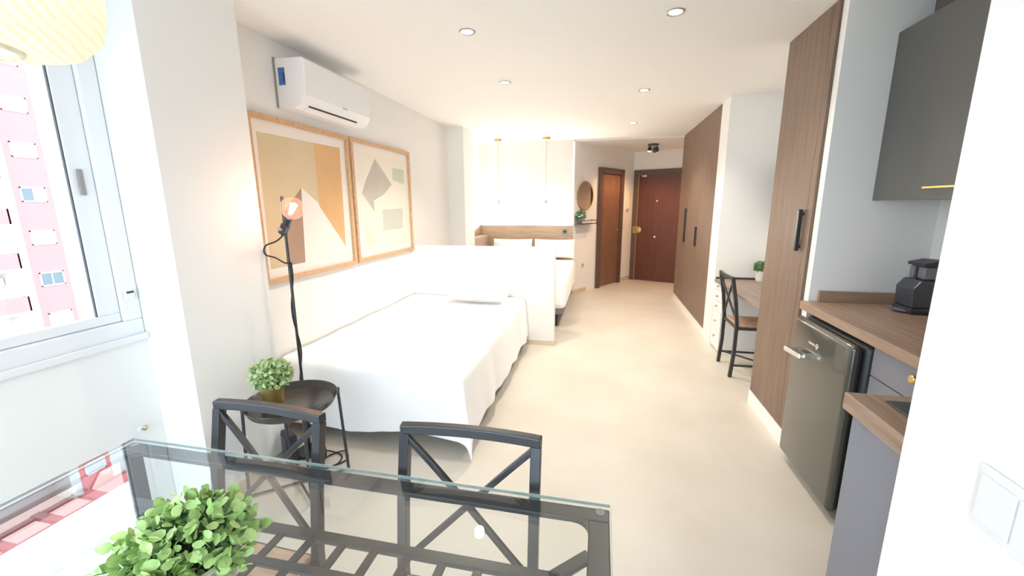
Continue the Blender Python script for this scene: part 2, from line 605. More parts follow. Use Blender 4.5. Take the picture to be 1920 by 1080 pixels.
# the facade is built in strips so that the balcony bays are real recesses
B(FX - 9, FX, 20.62, 22.68, -19, 21.8).build('pink_strip', 'facade_pink', bld)
B(FX - 9, FX + 0.02, 22.68, 29.5, -19, 21.8).build('white_strip', 'facade_white', bld)
B(FX - 9, FX + 0.05, 20.02, 20.62, -19, 21.8).build('white_strip', 'facade_white', bld)
B(FX - 9, FX + 0.02, -25, 15.2, -19, 21.8).build('white_strip', 'facade_white', bld)  # unseen extension of the block, added to keep low sky off the side window
B(FX - 9, FX - 1.9, 15.2, 20.02, -19, 21.8).build('recess_wall', 'facade_recess', bld)
for k in range(-3, 8):
    zc = -0.56 + 2.95 * k
    # strip windows
    w = MB()
    y0, y1, z0, z1 = 21.0, 22.35, zc - 0.5, zc + 0.5
    for a in ((y0, y1, z0, z0 + 0.08), (y0, y1, z1 - 0.1, z1), (y0, y0 + 0.08, z0, z1), (y1 - 0.08, y1, z0, z1)):
        w.box(FX - 0.02, FX + 0.05, *a)
    wf = w.build('window_frame', 'white_plastic', bld)
    if k in (1, -1):
        ym = (y0 + y1) / 2
        g = 'far_glass_blue' if k == 1 else 'far_glass'
        B(FX - 0.01, FX + 0.01, y0 + 0.08, ym - 0.03, z0 + 0.08, z1 - 0.1).build('pane', 'far_glass', wf)
        B(FX - 0.01, FX + 0.01, ym + 0.03, y1 - 0.08, z0 + 0.08, z1 - 0.1).build('pane', g, wf)
        B(FX - 0.01, FX + 0.04, ym - 0.03, ym + 0.03, z0 + 0.08, z1 - 0.1).build('mullion', 'white_plastic', wf)
    else:
        s = MB()
        n = 8
        for i in range(n):
            za = z0 + 0.08 + (z1 - z0 - 0.18) * i / n
            zb = z0 + 0.08 + (z1 - z0 - 0.18) * (i + 1) / n - 0.012
            s.box(FX - 0.01, FX + 0.03, y0 + 0.08, y1 - 0.08, za, zb)
        sh = s.build('shutter', 'shutter', wf)
        sh['kind'] = 'stuff'
    # balconies
    zb = -1.27 - 1.26 + 2.95 * (k + 0)
    bal = B(FX - 1.9, FX + 0.42, 15.2, 20.02, zb - 0.16, zb).build('balcony_slab', 'facade_white', bld)
    B(FX + 0.30, FX + 0.42, 15.2, 20.02, zb, zb + 1.02).build('parapet', 'facade_pink', bal)
    B(FX + 0.0, FX + 0.42, 19.92, 20.02, zb, zb + 1.02).build('parapet', 'facade_pink', bal)
    B(FX + 0.33, FX + 0.38, 15.2, 20.0, zb + 1.32, zb + 1.37).build('rail', 'far_rail', bal)
    for j in range(6):
        B(FX + 0.34, FX + 0.37, 15.3 + j * 0.93, 15.34 + j * 0.93, zb + 1.02, zb + 1.32).build('rail_post', 'far_rail', bal)
    dr = B(FX - 1.88, FX - 1.82, 17.0, 19.0, zb, zb + 2.15).build('balcony_door', 'white_plastic', bal)
    B(FX - 1.83, FX - 1.80, 17.1, 17.95, zb + 0.1, zb + 2.05).build('pane', 'far_glass', dr)
    B(FX - 1.83, FX - 1.80, 18.05, 18.9, zb + 0.1, zb + 2.05).build('pane', 'far_glass', dr)
    if k == -1:
        B(FX - 1.85, FX - 1.5, 19.2, 19.95, zb + 1.7, zb + 2.25).build('condenser_unit', 'white_plastic', bal, bevel=0.03)
# parapet on the roof
B(FX - 9, FX + 0.45, -25, 29.5, 21.8, 22.6).build('roof_parapet', 'facade_pink', bld)

# ------------------------------------------------------------------ kitchen, wardrobe, desk (right side)
# tall wardrobe
wd = thing('wardrobe', 'wide walnut wardrobe with long black handles beside the entrance hall', 'wardrobe', (1.4, 5.8, 0))
B(1.178, XR - 0.024, 4.787, 6.80, 0.0, 2.448).build('carcass', 'white_lacquer', wd)
for i, (a, b) in enumerate(((4.789, 5.455), (5.459, 6.125), (6.129, 6.798))):
    d = B(1.155, 1.176, a, b, 0.085, 2.446).build('door', 'walnut_v', wd, bevel=0.0015)
    if i == 1:
        B(1.128, 1.150, 5.485, 5.505, 0.94, 1.18).build('handle', 'black_metal', d, bevel=0.003)
        B(1.148, 1.156, 5.485, 5.505, 0.95, 0.97).build('handle_foot', 'black_metal', d)
        B(1.148, 1.156, 5.485, 5.505, 1.15, 1.17).build('handle_foot', 'black_metal', d)
    if i == 2:
        B(1.128, 1.150, 6.20, 6.22, 0.93, 1.40).build('handle', 'black_metal', d, bevel=0.003)
        B(1.148, 1.156, 6.20, 6.22, 0.95, 0.97).build('handle_foot', 'black_metal', d)
        B(1.148, 1.156, 6.20, 6.22, 1.36, 1.38).build('handle_foot', 'black_metal', d)
B(1.160, 1.178, 4.789, 6.80, 0, 0.083).build('plinth', 'white_lacquer', wd)

# tall cupboard by the kitchen
cp = thing('tall_cupboard', 'tall narrow walnut cupboard with a black handle beside the fridge', 'cupboard', (1.4, 2.87, 0))
B(1.145, XR - 0.024, 2.572, 3.15, 0.0, 2.448).build('carcass', 'white_lacquer', cp)
d = B(1.12, 1.143, 2.632, 3.15, 0.105, 2.446).build('door', 'walnut_v', cp, bevel=0.0015)
B(1.12, 1.143, 2.574, 2.629, 0.105, 2.446).build('side_strip', 'walnut_v', cp, bevel=0.0015)
B(1.090, 1.112, 2.655, 2.677, 1.185, 1.42).build('handle', 'black_metal', d, bevel=0.003)
B(1.110, 1.121, 2.655, 2.677, 1.20, 1.22).build('handle_foot', 'black_metal', d)
B(1.110, 1.121, 2.655, 2.677, 1.385, 1.405).build('handle_foot', 'black_metal', d)
B(1.114, 1.143, 2.574, 3.15, 0, 0.103).build('plinth', 'white_lacquer', cp)

# worktop run
wt = tag(B(1.095, XR, 1.275, 2.513, 0.88, 0.925).build('worktop', 'counter_wood', None, bevel=0.003),
         'oak worktop running over the fridge to the walnut cupboard', 'worktop')
B(1.175, XR, 2.493, 2.513, 0.925, 0.985).build('upstand', 'counter_wood_x', wt, bevel=0.002)
pw = MB()
# hob cut-out is laid on top of the wood
pen = tag(MB().prism([(0.695, 1.010, 0.875), (0.695, 1.268, 0.875), (XR, 1.268, 0.875), (XR, 0.62, 0.875), (0.754, 0.62, 0.875), (0.754, 1.010, 0.875)], (0, 0, 0.05)).build('peninsula_worktop', 'counter_wood', None, bevel=0.004),
          'oak worktop of the near kitchen counter holding the dark hob', 'worktop')
hob = tag(B(0.765, 1.30, 0.70, 1.215, 0.925, 0.931).build('hob', 'hob_glass', None, bevel=0.002),
          'dark glass hob set into the near oak worktop', 'hob')
MB().lathe([(0.07, 0), (0.072, 0.0015), (0.064, 0.0015), (0.062, 0.0005)], (0.93, 1.08, 0.9312), 32).build('burner_ring', 'machine_dark', hob, smooth='auto')
MB().lathe([(0.09, 0), (0.092, 0.0015), (0.084, 0.0015), (0.082, 0.0005)], (1.12, 0.90, 0.9312), 32).build('burner_ring', 'machine_dark', hob, smooth='auto')
pc = thing('peninsula_cabinet', 'grey base cabinet under the near oak worktop', 'cabinet', (1.1, 0.95, 0))
B(0.715, 0.735, 1.010, 1.25, 0.0, 0.873).build('end_panel', 'kitchen_grey', pc, bevel=0.002)
B(0.78, 1.63, 0.66, 1.235, 0.0, 0.872).build('body', 'graphite', pc)
B(0.737, 1.09, 1.236, 1.252, 0.10, 0.868).build('door', 'kitchen_grey', pc, bevel=0.002)
# base cabinet with drawers
bc = thing('base_cabinet', 'grey drawer cabinet with gold knobs right of the fridge', 'cabinet', (1.4, 1.6, 0))
B(1.142, 1.64, 1.272, 1.895, 0.0, 0.878).build('body', 'graphite', bc)
for z0, z1 in ((0.748, 0.872), (0.43, 0.744), (0.10, 0.426)):
    d = B(1.12, 1.140, 1.29, 1.893, z0, z1).build('drawer', 'kitchen_grey', bc, bevel=0.002)
    MB().lathe([(0.007, 0), (0.007, 0.012), (0.015, 0.016), (0.016, 0.024), (0.012, 0.028)], (1.12, 1.635, z1 - 0.035), 18, (-1, 0, 0)).build('knob', 'gold', d, smooth='auto')
# fridge
fr = thing('fridge', 'dark olive retro fridge with a chrome handle under the worktop', 'fridge', (1.35, 2.2, 0))
B(1.115, 1.62, 1.925, 2.475, 0.03, 0.86).build('body', 'fridge_case', fr, bevel=0.03, segs=4, smooth=True)
d = B(1.062, 1.112, 1.93, 2.47, 0.045, 0.855).build('door', 'fridge_paint', fr, bevel=0.024, segs=5, smooth=True)
hd = MB().bar((1.022, 2.43, 0.672), (1.022, 2.25, 0.688), 0.030, 0.026).build('handle', 'chrome', d, bevel=0.005)
B(1.030, 1.066, 2.385, 2.415, 0.665, 0.685).build('handle_stem', 'chrome', hd, bevel=0.003)
B(1.030, 1.066, 2.245, 2.275, 0.680, 0.700).build('handle_stem', 'chrome', hd, bevel=0.003)
MB().bar((1.061, 2.285, 0.758), (1.061, 2.225, 0.758), 0.003, 0.012).build('badge_bar', 'chrome', d)
MB().lathe([(0.014, 0), (0.014, 0.003), (0.010, 0.004)], (1.062, 2.205, 0.758), 20, (-1, 0, 0)).build('badge_disc', 'chrome', d, smooth='auto')
for yy in (2.0, 2.40):
    MB().lathe([(0.02, 0), (0.02, 0.035)], (1.17, yy, 0.0), 14).build('foot', 'dark_rubber', fr, smooth='auto')
# wall cabinet
uc = thing('wall_cabinet', 'dark grey wall cabinet with a thin gold handle above the worktop', 'cabinet', (1.5, 1.9, 1.465))
B(1.382, XR, 1.02, 2.513, 1.467, 2.25).build('body', 'graphite', uc)
for a, b in ((1.03, 1.515), (1.518, 2.511)):
    d = B(1.36, 1.380, a, b, 1.465, 2.25).build('door', 'graphite', uc, bevel=0.0015)
    hy = 2.13 if a > 1.5 else 1.3
    h = B(1.328, 1.338, hy - 0.30, hy, 1.510, 1.520).build('handle', 'gold', d, bevel=0.002)
    for q in (hy - 0.02, hy - 0.28):
        B(1.336, 1.361, q - 0.005, q + 0.005, 1.511, 1.519).build('handle_stem', 'gold', h)
hc = tag(B(1.40, XR, 1.02, 2.36, 2.252, 2.448).build('duct_box', 'graphite_dark', None, bevel=0.002),
         'darker grey duct casing between wall cabinet and ceiling', 'casing')
B(1.392, 1.40, 1.03, 2.35, 2.26, 2.44).build('front_panel', 'graphite_dark', hc, bevel=0.002)

# coffee machine: front faces the room (-X)
cm = thing('coffee_machine', 'small dark grey capsule coffee machine in the worktop corner', 'coffee machine', (1.52, 2.30, 0.925))
B(1.45, 1.62, 2.235, 2.375, 0.925, 0.955).build('base', 'machine_dark', cm, bevel=0.008)
MB().prism([(1.455, 2.24, 0.955), (1.615, 2.24, 0.955), (1.615, 2.24, 1.09), (1.478, 2.24, 1.09), (1.448, 2.24, 1.05)], (0, 0.128, 0)).build('body', 'machine_plastic', cm, bevel=0.008)
B(1.488, 1.60, 2.248, 2.360, 1.091, 1.155).build('brew_head', 'machine_grey', cm, bevel=0.012)
B(1.482, 1.489, 2.295, 2.313, 1.085, 1.150).build('spout', 'machine_dark', cm, bevel=0.003)
MB().prism([(1.480, 2.244, 1.155), (1.606, 2.244, 1.160), (1.606, 2.244, 1.180), (1.54, 2.244, 1.184), (1.480, 2.244, 1.170)], (0, 0.120, 0)).build('lid', 'machine_dark', cm, bevel=0.004)
MB().lathe([(0.035, 0), (0.05, 0.01), (0.05, 0.014), (0.02, 0.018)], (1.462, 2.305, 0.925), 24).build('drip_tray', 'machine_grey', cm, smooth='auto')
B(1.612, 1.648, 2.25, 2.355, 0.955, 1.20).build('water_tank', 'machine_clear', cm, bevel=0.01)
B(1.611, 1.650, 2.245, 2.36, 1.20, 1.212).build('tank_lid', 'machine_grey', cm, bevel=0.003)

cm.location = (1.535, 2.335, 0.925)

# desk in the niche
dk = tag(B(1.155, XR - 0.002, 3.16, 4.498, 0.68, 0.708).build('desk_top', 'desk_wood', None, bevel=0.003),
         'brown wooden desk top in the niche beside the wardrobe', 'desk')
B(1.165, XR - 0.004, 4.478, 4.498, 0.708, 0.724).build('back_strip', 'black_metal', dk, bevel=0.002)
dr = thing('drawer_unit', 'narrow white drawer unit with five small knobs under the desk', 'drawer unit', (1.4, 4.35, 0))
B(1.185, XR - 0.01, 4.205, 4.495, 0.0, 0.678).build('body', 'white_lacquer', dr)
zs = [(0.615, 0.676), (0.507, 0.609), (0.40, 0.501), (0.215, 0.394), (0.03, 0.209)]
for (z0, z1), zk in zip(zs, (0.655, 0.555, 0.455, 0.304, 0.15)):
    d = B(1.165, 1.183, 4.207, 4.493, z0, z1).build('drawer', 'white_lacquer', dr, bevel=0.002)
    MB().lathe([(0.006, 0), (0.006, 0.01), (0.012, 0.014), (0.011, 0.02)], (1.165, 4.345, zk), 14, (-1, 0, 0)).build('knob', 'steel_ring', d, smooth='auto')
mr = tag(B(1.625, XR, 3.45, 4.46, 1.275, 1.82).build('dark_wall_panel', 'graphite', None, bevel=0.003),
         'dark framed panel on the wall above the desk, seen edge on', 'wall panel')
B(1.620, 1.625, 3.48, 4.43, 1.30, 1.795).build('screen', 'hob_glass', mr)


# ------------------------------------------------------------------ foliage helpers
def leaf_mesh(name, l, w, curl, material):
    vs, fs = [], []
    n = 5
    for i in range(n + 1):
        t = i / n
        hw = w / 2 * math.sin(math.pi * min(1, 0.12 + t * 0.88)) ** 0.7 if i < n else 0.001
        if i == 0:
            hw = w * 0.12
        z = -curl * (t - 0.4) ** 2 * l
        for s in (-1, 0, 1):
            vs.append((s * hw, t * l, z + (0.10 * w if s else 0)))
    for i in range(n):
        for s in (0, 1):
            a = i * 3 + s
            fs.append((a, a + 1, a + 4, a + 3))
    me = bpy.data.meshes.new(name)
    me.from_pydata(vs, [], fs)
    me.materials.append(MATS[material])
    for p in me.polygons:
        p.use_smooth = True
    return me


def rand_dir(zmin=-0.2):
    while True:
        v = Vector((random.uniform(-1, 1), random.uniform(-1, 1), random.uniform(zmin, 1)))
        if 0.1 < v.length < 1:
            return v.normalized()


def tuft(name, m, parent, c, rad, n, l, w, zs=1.0, zmin=-0.35):
    """a joined cluster of little leaves, too small to pick apart"""
    mb = MB()
    c = Vector(c)
    for i in range(n):
        d = rand_dir(zmin)
        r = rad * random.uniform(0.45, 1.0) ** 0.6
        p = c + Vector((d.x * r, d.y * r, d.z * r * zs))
        a = (d + rand_dir(-1) * 0.9).normalized()
        s = a.cross(rand_dir(-1)).normalized()
        u = s.cross(a)
        k = random.uniform(0.7, 1.25)
        q = [p + a * (l * 0.5 * k * math.cos(t)) + s * (w * 0.5 * k * math.sin(t)) + u * (0.12 * w * abs(math.sin(t))) for t in (i_ * math.pi / 4 for i_ in range(8))]
        mb.add(q, [tuple(range(8))])
    o = mb.build(name, m, parent)
    o['kind'] = 'stuff'
    return o


# little plant on the desk
dp = thing('potted_plant', 'small green plant in a white pot on the niche desk', 'potted plant', (1.545, 4.42, 0.708))
MB().lathe([(0.035, 0), (0.045, 0.10), (0.041, 0.10), (0.038, 0.085)], (1.545, 4.42, 0.708), 24).build('pot', 'pot_white', dp, smooth='auto')
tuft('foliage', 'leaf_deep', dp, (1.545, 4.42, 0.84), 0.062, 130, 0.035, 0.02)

# ------------------------------------------------------------------ chairs
def make_chair():
    t = thing('dining_chair', '', 'chair')
    T = 0.027
    XW = 0.181
    seat = B(-0.168, 0.168, -0.185, 0.19, 0.437, 0.455).build('seat', 'seat_wood', t, bevel=0.006)
    for s in (-1, 1):
        x = s * XW
        MB().sweep([(x, 0.215, 0.0), (x, 0.20, 0.22), (x, 0.20, 0.46), (x, 0.225, 0.66), (x, 0.260, 0.840)], T, T, (1, 0, 0)).build('back_leg', 'black_metal', t, bevel=0.002)
        MB().bar((x, -0.185, 0.0), (x, -0.185, 0.436), T, T, (0, 1, 0)).build('leg', 'black_metal', t, bevel=0.002)
        MB().bar((x, -0.174, 0.105), (x, 0.195, 0.105), 0.016, 0.016).build('side_stretcher', 'black_metal', t, bevel=0.002)
        MB().bar((x, -0.174, 0.430), (x, 0.19, 0.430), 0.018, 0.022).build('seat_rail', 'black_metal', t, bevel=0.002)
    for y in (-0.185, 0.195):
        MB().bar((-0.176, y, 0.430), (0.176, y, 0.430), 0.018, 0.022).build('seat_rail', 'black_metal', t, bevel=0.002)
    bow = lambda u, z0: (u * XW, 0.262 + 0.014 * (1 - u * u), z0)
    MB().sweep([bow((-1 + i / 6) * 1.07, 0.853) for i in range(13)], 0.026, 0.027).build('top_rail', 'black_metal', t, bevel=0.003)

    def back_pt(u, v):
        z = 0.485 + v * (0.836 - 0.485)
        y = 0.20 + (0.258 - 0.20) * max(0, (z - 0.46) / 0.40) ** 1.1 + 0.012 * (1 - u * u) * v
        return (u * 0.178, y, z)
    MB().sweep([back_pt(-1 + 2 * i / 10, i / 10) for i in range(11)], 0.016, 0.014, (0, 1, 0)).build('cross_bar', 'black_metal', t, bevel=0.002)
    MB().sweep([back_pt(1 - 2 * i / 10, i / 10) for i in range(11)], 0.016, 0.014, (0, 1, 0)).build('cross_bar', 'black_metal', t, bevel=0.002)
    MB().bar((-0.18, -0.16, 0.105), (0.18, 0.18, 0.105), 0.014, 0.014).build('floor_brace', 'black_metal', t, bevel=0.002)
    return t


ch = make_chair()
ch['label'] = 'black metal cross-back chair at the glass table, in front of the side table'
ch['group'] = 'cross-back metal chairs'
ch.location = (-0.966, 0.695, 0)
ch.rotation_euler.z = math.radians(-2.2)
c2 = copy_tree(ch)
c2['label'] = 'black metal cross-back chair at the glass table, in front of the bed corner'
c2.location = (-0.320, 0.690, 0)
c2.rotation_euler.z = math.radians(1.0)
c3 = copy_tree(ch)
c3['label'] = 'black metal cross-back chair with brown seat pulled up to the desk'
c3.location = (1.335, 3.81, 0)
c3.rotation_euler.z = math.radians(90)

# ------------------------------------------------------------------ glass dining table
tb = thing('dining_table', 'clear glass dining table on a black metal lattice frame', 'table', (-0.675, 0.515, 0))
TX0, TX1, TY0, TY1 = -1.395, 0.046, 0.14, 0.889
gt = B(TX0, TX1, TY0, TY1, 0.741, 0.75).build('glass_top', 'table_glass', tb)
for a in ((TX0 + 0.002, TX1 - 0.002, TY1, TY1 + 0.0012, 0.7415, 0.7495), (TX0 + 0.002, TX1 - 0.002, TY0 - 0.0012, TY0, 0.7415, 0.7495),
          (TX0 - 0.0012, TX0, TY0, TY1, 0.7415, 0.7495), (TX1, TX1 + 0.0012, TY0, TY1, 0.7415, 0.7495)):
    B(*a).build('glass_edge', 'glass_edge', gt)
Z0, Z1 = 0.725, 0.739
B(TX0 + 0.004, TX1 - 0.003, TY1 - 0.046, TY1 - 0.004, Z0, Z1).build('frame_bar', 'black_metal', tb, bevel=0.003)
B(TX0 + 0.004, TX1 - 0.003, TY0 + 0.004, TY0 + 0.046, Z0, Z1).build('frame_bar', 'black_metal', tb, bevel=0.003)
B(TX1 - 0.050, TX1 - 0.003, TY0 + 0.046, TY1 - 0.046, Z0, Z1).build('frame_bar', 'black_metal', tb, bevel=0.003)
B(TX0 + 0.004, TX0 + 0.050, TY0 + 0.046, TY1 - 0.046, Z0, Z1).build('frame_bar', 'black_metal', tb, bevel=0.003)
LX0, LX1, LY0, LY1 = TX0 + 0.10, TX1 - 0.10, 0.335, 0.695
ys = [LY1 - 0.015 - i * (LY1 - LY0 - 0.030) / 4 for i in range(5)]
for i, y in enumerate(ys):
    w = 0.026 if i in (0, 4) else 0.019
    B(LX0, LX1, y - w / 2, y + w / 2, Z0 + 0.002, Z1 - 0.002).build('lattice_bar', 'black_metal', tb, bevel=0.002)
nx = 16
for i in range(nx + 1):
    x = LX0 + 0.0105 + (LX1 - LX0 - 0.021) * i / nx
    B(x - 0.0095, x + 0.0095, LY0 + 0.01, LY1 - 0.01, Z0 + 0.004, Z1 - 0.004).build('lattice_bar', 'black_metal', tb, bevel=0.002)
for sx, xa, xb in ((1, LX1 - 0.02, TX1 - 0.045), (-1, LX0 + 0.02, TX0 + 0.045)):
    for ya, yb in ((LY1 - 0.018, LY1 + 0.055), (LY0 + 0.018, LY0 - 0.055)):
        MB().bar((xa, ya, (Z0 + Z1) / 2), (xb, yb, (Z0 + Z1) / 2), 0.028, 0.010).build('corner_brace', 'black_metal', tb, bevel=0.002)
for x in (TX0 + 0.028, TX1 - 0.028):
    for y in (TY0 + 0.035, TY1 - 0.035):
        MB().bar((x, y, 0.0), (x, y, Z0), 0.04, 0.04, (0, 1, 0)).build('leg', 'black_metal', tb, bevel=0.003)
for sx, sy, x, y in ((-1, -1, TX1 - 0.05, TY1 - 0.046), (1, -1, TX0 + 0.05, TY1 - 0.046), (-1, 1, TX1 - 0.05, TY0 + 0.046), (1, 1, TX0 + 0.05, TY0 + 0.046)):
    r = 0.035
    poly = [(x, y, Z0 + 0.001)] + [(x + sx * r * (1 - math.sin(a)), y + sy * r * (1 - math.cos(a)), Z0 + 0.001) for a in (i * math.pi / 12 for i in range(7))]
    MB().prism(poly, (0, 0, Z1 - Z0 - 0.002)).build('corner_plate', 'black_metal', tb)
    MB().lathe([(0.011, 0), (0.011, 0.001)], (x - sx * 0.026, y - sy * 0.03, 0.7395), 16).build('glass_pad', 'machine_clear', tb)

# big plant on the table: leaves are parts
PL = Vector((-0.700, 0.485, 0.75))
pl = thing('potted_plant', 'bushy bright green plant in a pale pot on the glass table', 'potted plant', PL)
MB().lathe([(0.062, 0.0), (0.075, 0.05), (0.088, 0.098), (0.092, 0.105), (0.085, 0.107), (0.078, 0.085)], PL, 40, caps=False).add(
    [PL + Vector((0.062 * math.cos(k * math.pi / 20), 0.062 * math.sin(k * math.pi / 20), 0)) for k in range(40)], [tuple(range(40))]).build('pot', 'pot_clay', pl, smooth='auto')
MB().lathe([(0.080, 0.080), (0.04, 0.088), (0.001, 0.09)], PL, 30, caps=False).build('soil', 'soil', pl, smooth=True)
lm = [leaf_mesh('leaf', 0.021, 0.018, 0.5, 'leaf_light'), leaf_mesh('leaf', 0.022, 0.018, 0.7, 'leaf_mid'), leaf_mesh('leaf', 0.020, 0.017, 0.6, 'leaf_mid'), leaf_mesh('leaf', 0.018, 0.015, 0.4, 'leaf_light')]
root = PL + Vector((0, 0, 0.085))
nleaf = 0
for s in range(34):
    d = rand_dir(0.05)
    d = Vector((d.x, d.y, d.z * 0.85)).normalized()
    L = random.uniform(0.045, 0.088)
    pts = []
    start = root + Vector((d.x, d.y, 0)) * 0.035
    for i in range(5):
        t = i / 4
        p = start + d * L * t + Vector((0, 0, 0.030 * t * (1 - t)))
        pts.append(p)
    MB().tube(pts, [0.0022, 0.002, 0.0018, 0.0015, 0.001], 5).build('stem', 'stem_green', pl)
    for j in range(9):
        if nleaf >= 296:
            break
        t = 0.25 + 0.75 * (j + 1) / 9
        p = start + d * L * t + Vector((0, 0, 0.030 * t * (1 - t)))
        az = j * 2.4 + random.uniform(-0.4, 0.4)
        o1 = d.orthogonal().normalized()
        o2 = d.cross(o1)
        out = (o1 * math.cos(az) + o2 * math.sin(az)) * (1.0 if j < 8 else 0.3) + d * random.uniform(0.35, 0.9)
        out.normalize()
        nrm = (out.cross(d.cross(out)) * -1 + rand_dir(-1) * 0.25 + Vector((0, 0, 0.5))).normalized()
        xax = out.cross(nrm).normalized()
        nrm = xax.cross(out)
        k = random.uniform(0.8, 1.25)
        M3 = Matrix((xax, out, nrm)).transposed().to_4x4()
        me = random.choice(lm if d.z > 0.3 or t > 0.6 else lm[1:3])
        o = bpy.data.objects.new('leaf', me)
        col.objects.link(o)
        o.parent = pl
        o.matrix_local = Matrix.Translation(p - PL) @ M3 @ Matrix.Scale(k, 4)
        nleaf += 1
tuft('inner_foliage', 'leaf_mid', pl, PL + Vector((0.005, 0.012, 0.122)), 0.104, 480, 0.022, 0.017, 0.72)
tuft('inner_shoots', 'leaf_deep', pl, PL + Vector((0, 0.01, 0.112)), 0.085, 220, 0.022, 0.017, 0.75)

# ------------------------------------------------------------------ side table, gold pot, floor lamp
st = thing('side_table', 'round black tray side table beside the bed', 'side table', (-1.505, 1.662, 0))
SC = Vector((-1.505, 1.662, 0))
MB().lathe([(0.001, 0.466), (0.190, 0.466), (0.194, 0.469), (0.211, 0.501), (0.214, 0.503), (0.216, 0.501), (0.198, 0.464), (0.192, 0.460), (0.001, 0.460)], SC, 56, caps=False).build('tray', 'tray_black', st, smooth='auto')
feet = [(-1.335, 1.825), (-1.700, 1.520), (-1.355, 1.545), (-1.620, 1.738)]
for fx, fy in feet:
    d = (Vector((fx, fy, 0)) - SC)
    d.z = 0
    top = SC + d.normalized() * 0.217 + Vector((0, 0, 0.495))
    MB().tube([(fx, fy, 0.0), top], 0.0075, 10).build('leg', 'black_metal', st, smooth='auto')
    MB().lathe([(0.010, 0), (0.010, 0.012)], top - Vector((0, 0, 0.006)), 12).build('leg_cap', 'black_metal', st, smooth='auto')
for a, b in ((0, 1), (2, 3)):
    MB().tube([(*feet[a], 0.010 + 0.010 * a / 2), (*feet[b], 0.010 + 0.010 * a / 2)], 0.006, 10).build('floor_rail', 'black_metal', st, smooth='auto')

GP = Vector((-1.585, 1.630, 0.466))
gp = thing('potted_plant', 'round pale green plant in a gold pot on the black side table', 'potted plant', GP)
MB().lathe([(0.043, 0), (0.044, 0.004), (0.056, 0.115), (0.053, 0.115), (0.050, 0.10)], GP, 32).build('pot', 'pot_gold', gp, smooth='auto')
tuft('foliage', 'foliage_pale', gp, GP + Vector((0, 0, 0.165)), 0.098, 620, 0.026, 0.017, 0.80, -0.6)
tuft('inner_foliage', 'leaf_mid', gp, GP + Vector((0, 0, 0.155)), 0.08, 260, 0.026, 0.017, 0.8, -0.5)

lp = thing('floor_lamp', 'thin black floor lamp with a bare amber globe bulb', 'lamp', (-1.668, 1.935, 0))
MB().lathe([(0.08, 0), (0.08, 0.012), (0.076, 0.016), (0.012, 0.018)], (-1.668, 1.935, 0), 36).build('base', 'black_metal', lp, smooth='auto')
MB().tube([(-1.668, 1.935, 0.015), (-1.668, 1.935, 1.505)], 0.0075, 12).build('pole', 'black_metal', lp, smooth='auto')
cl = Vector((-1.664, 1.925, 1.335))
BD = Vector((0.085, -0.02, 0.115)).normalized()
cb = MB().bar(cl - BD * 0.035, cl + BD * 0.030, 0.036, 0.036, (0, 1, 0)).build('clamp', 'black_metal', lp, bevel=0.006)
MB().lathe([(0.010, 0), (0.010, 0.02)], cl + Vector((0, -0.035, 0)), 12, (0, 1, 0)).build('clamp_screw', 'steel_ring', cb, smooth='auto')
sk = MB().lathe([(0.017, 0.0), (0.019, 0.03), (0.019, 0.05), (0.015, 0.055)], cl + BD * 0.02, 20, BD).build('socket', 'machine_dark', lp, smooth='auto')
bc_ = cl + BD * 0.135
prof = [(0.014, -0.072), (0.016, -0.062), (0.030, -0.046)] + [(0.058 * math.sin(a), -0.058 * math.cos(a)) for a in (0.65 + i * (math.pi - 0.65) / 14 for i in range(15))]
bulb = MB().lathe(prof, bc_, 32, BD, caps=False).build('bulb', 'bulb_amber', lp, smooth=True)
fl = MB()
o1 = BD.orthogonal().normalized()
o2 = BD.cross(o1)
pts = []
for i in range(60):
    t = i / 59
    a = t * 12 * math.pi
    pts.append(bc_ + BD * (-0.035 + 0.06 * t) + (o1 * math.cos(a) + o2 * math.sin(a)) * (0.006 + 0.008 * t))
MB().tube(pts, 0.0035, 6).build('filament', 'filament', bulb, smooth=True)
light('bulb_light', 'POINT', bc_, 0.8, (255, 186, 150), lp, 0.05)
cable = []
ctrl = [(-1.672, 1.92, 1.30), (-1.70, 1.90, 1.27), (-1.755, 1.88, 1.245), (-1.762, 1.88, 1.20), (-1.72, 1.90, 1.18), (-1.68, 1.92, 1.15)]


def smooth_curve(P, n=8):
    P = [Vector(p) for p in P]
    out = []
    for i in range(len(P) - 1):
        p0, p1, p2, p3 = P[max(i - 1, 0)], P[i], P[i + 1], P[min(i + 2, len(P) - 1)]
        for k in range(n):
            t = k / n
            out.append(0.5 * ((2 * p1) + (p2 - p0) * t + (2 * p0 - 5 * p1 + 4 * p2 - p3) * t * t + (3 * p1 - p0 - 3 * p2 + p3) * t ** 3))
    return out + [P[-1]]


spiral = []
for i in range(46):
    t = i / 45
    a = t * 15
    spiral.append((-1.668 + 0.012 * math.cos(a), 1.935 + 0.012 * math.sin(a), 1.15 - 1.08 * t))
MB().tube(smooth_curve(ctrl + spiral + [(-1.62, 1.93, 0.03), (-1.53, 1.95, 0.012), (-1.45, 1.93, 0.006), (-1.43, 1.85, 0.006), (-1.49, 1.82, 0.006),
                                       (-1.53, 1.90, 0.006), (-1.46, 1.97, 0.012), (-1.40, 1.90, 0.006), (-1.47, 1.80, 0.006)], 6), 0.0042, 7).build('cable', 'dark_rubber', lp, smooth=True)
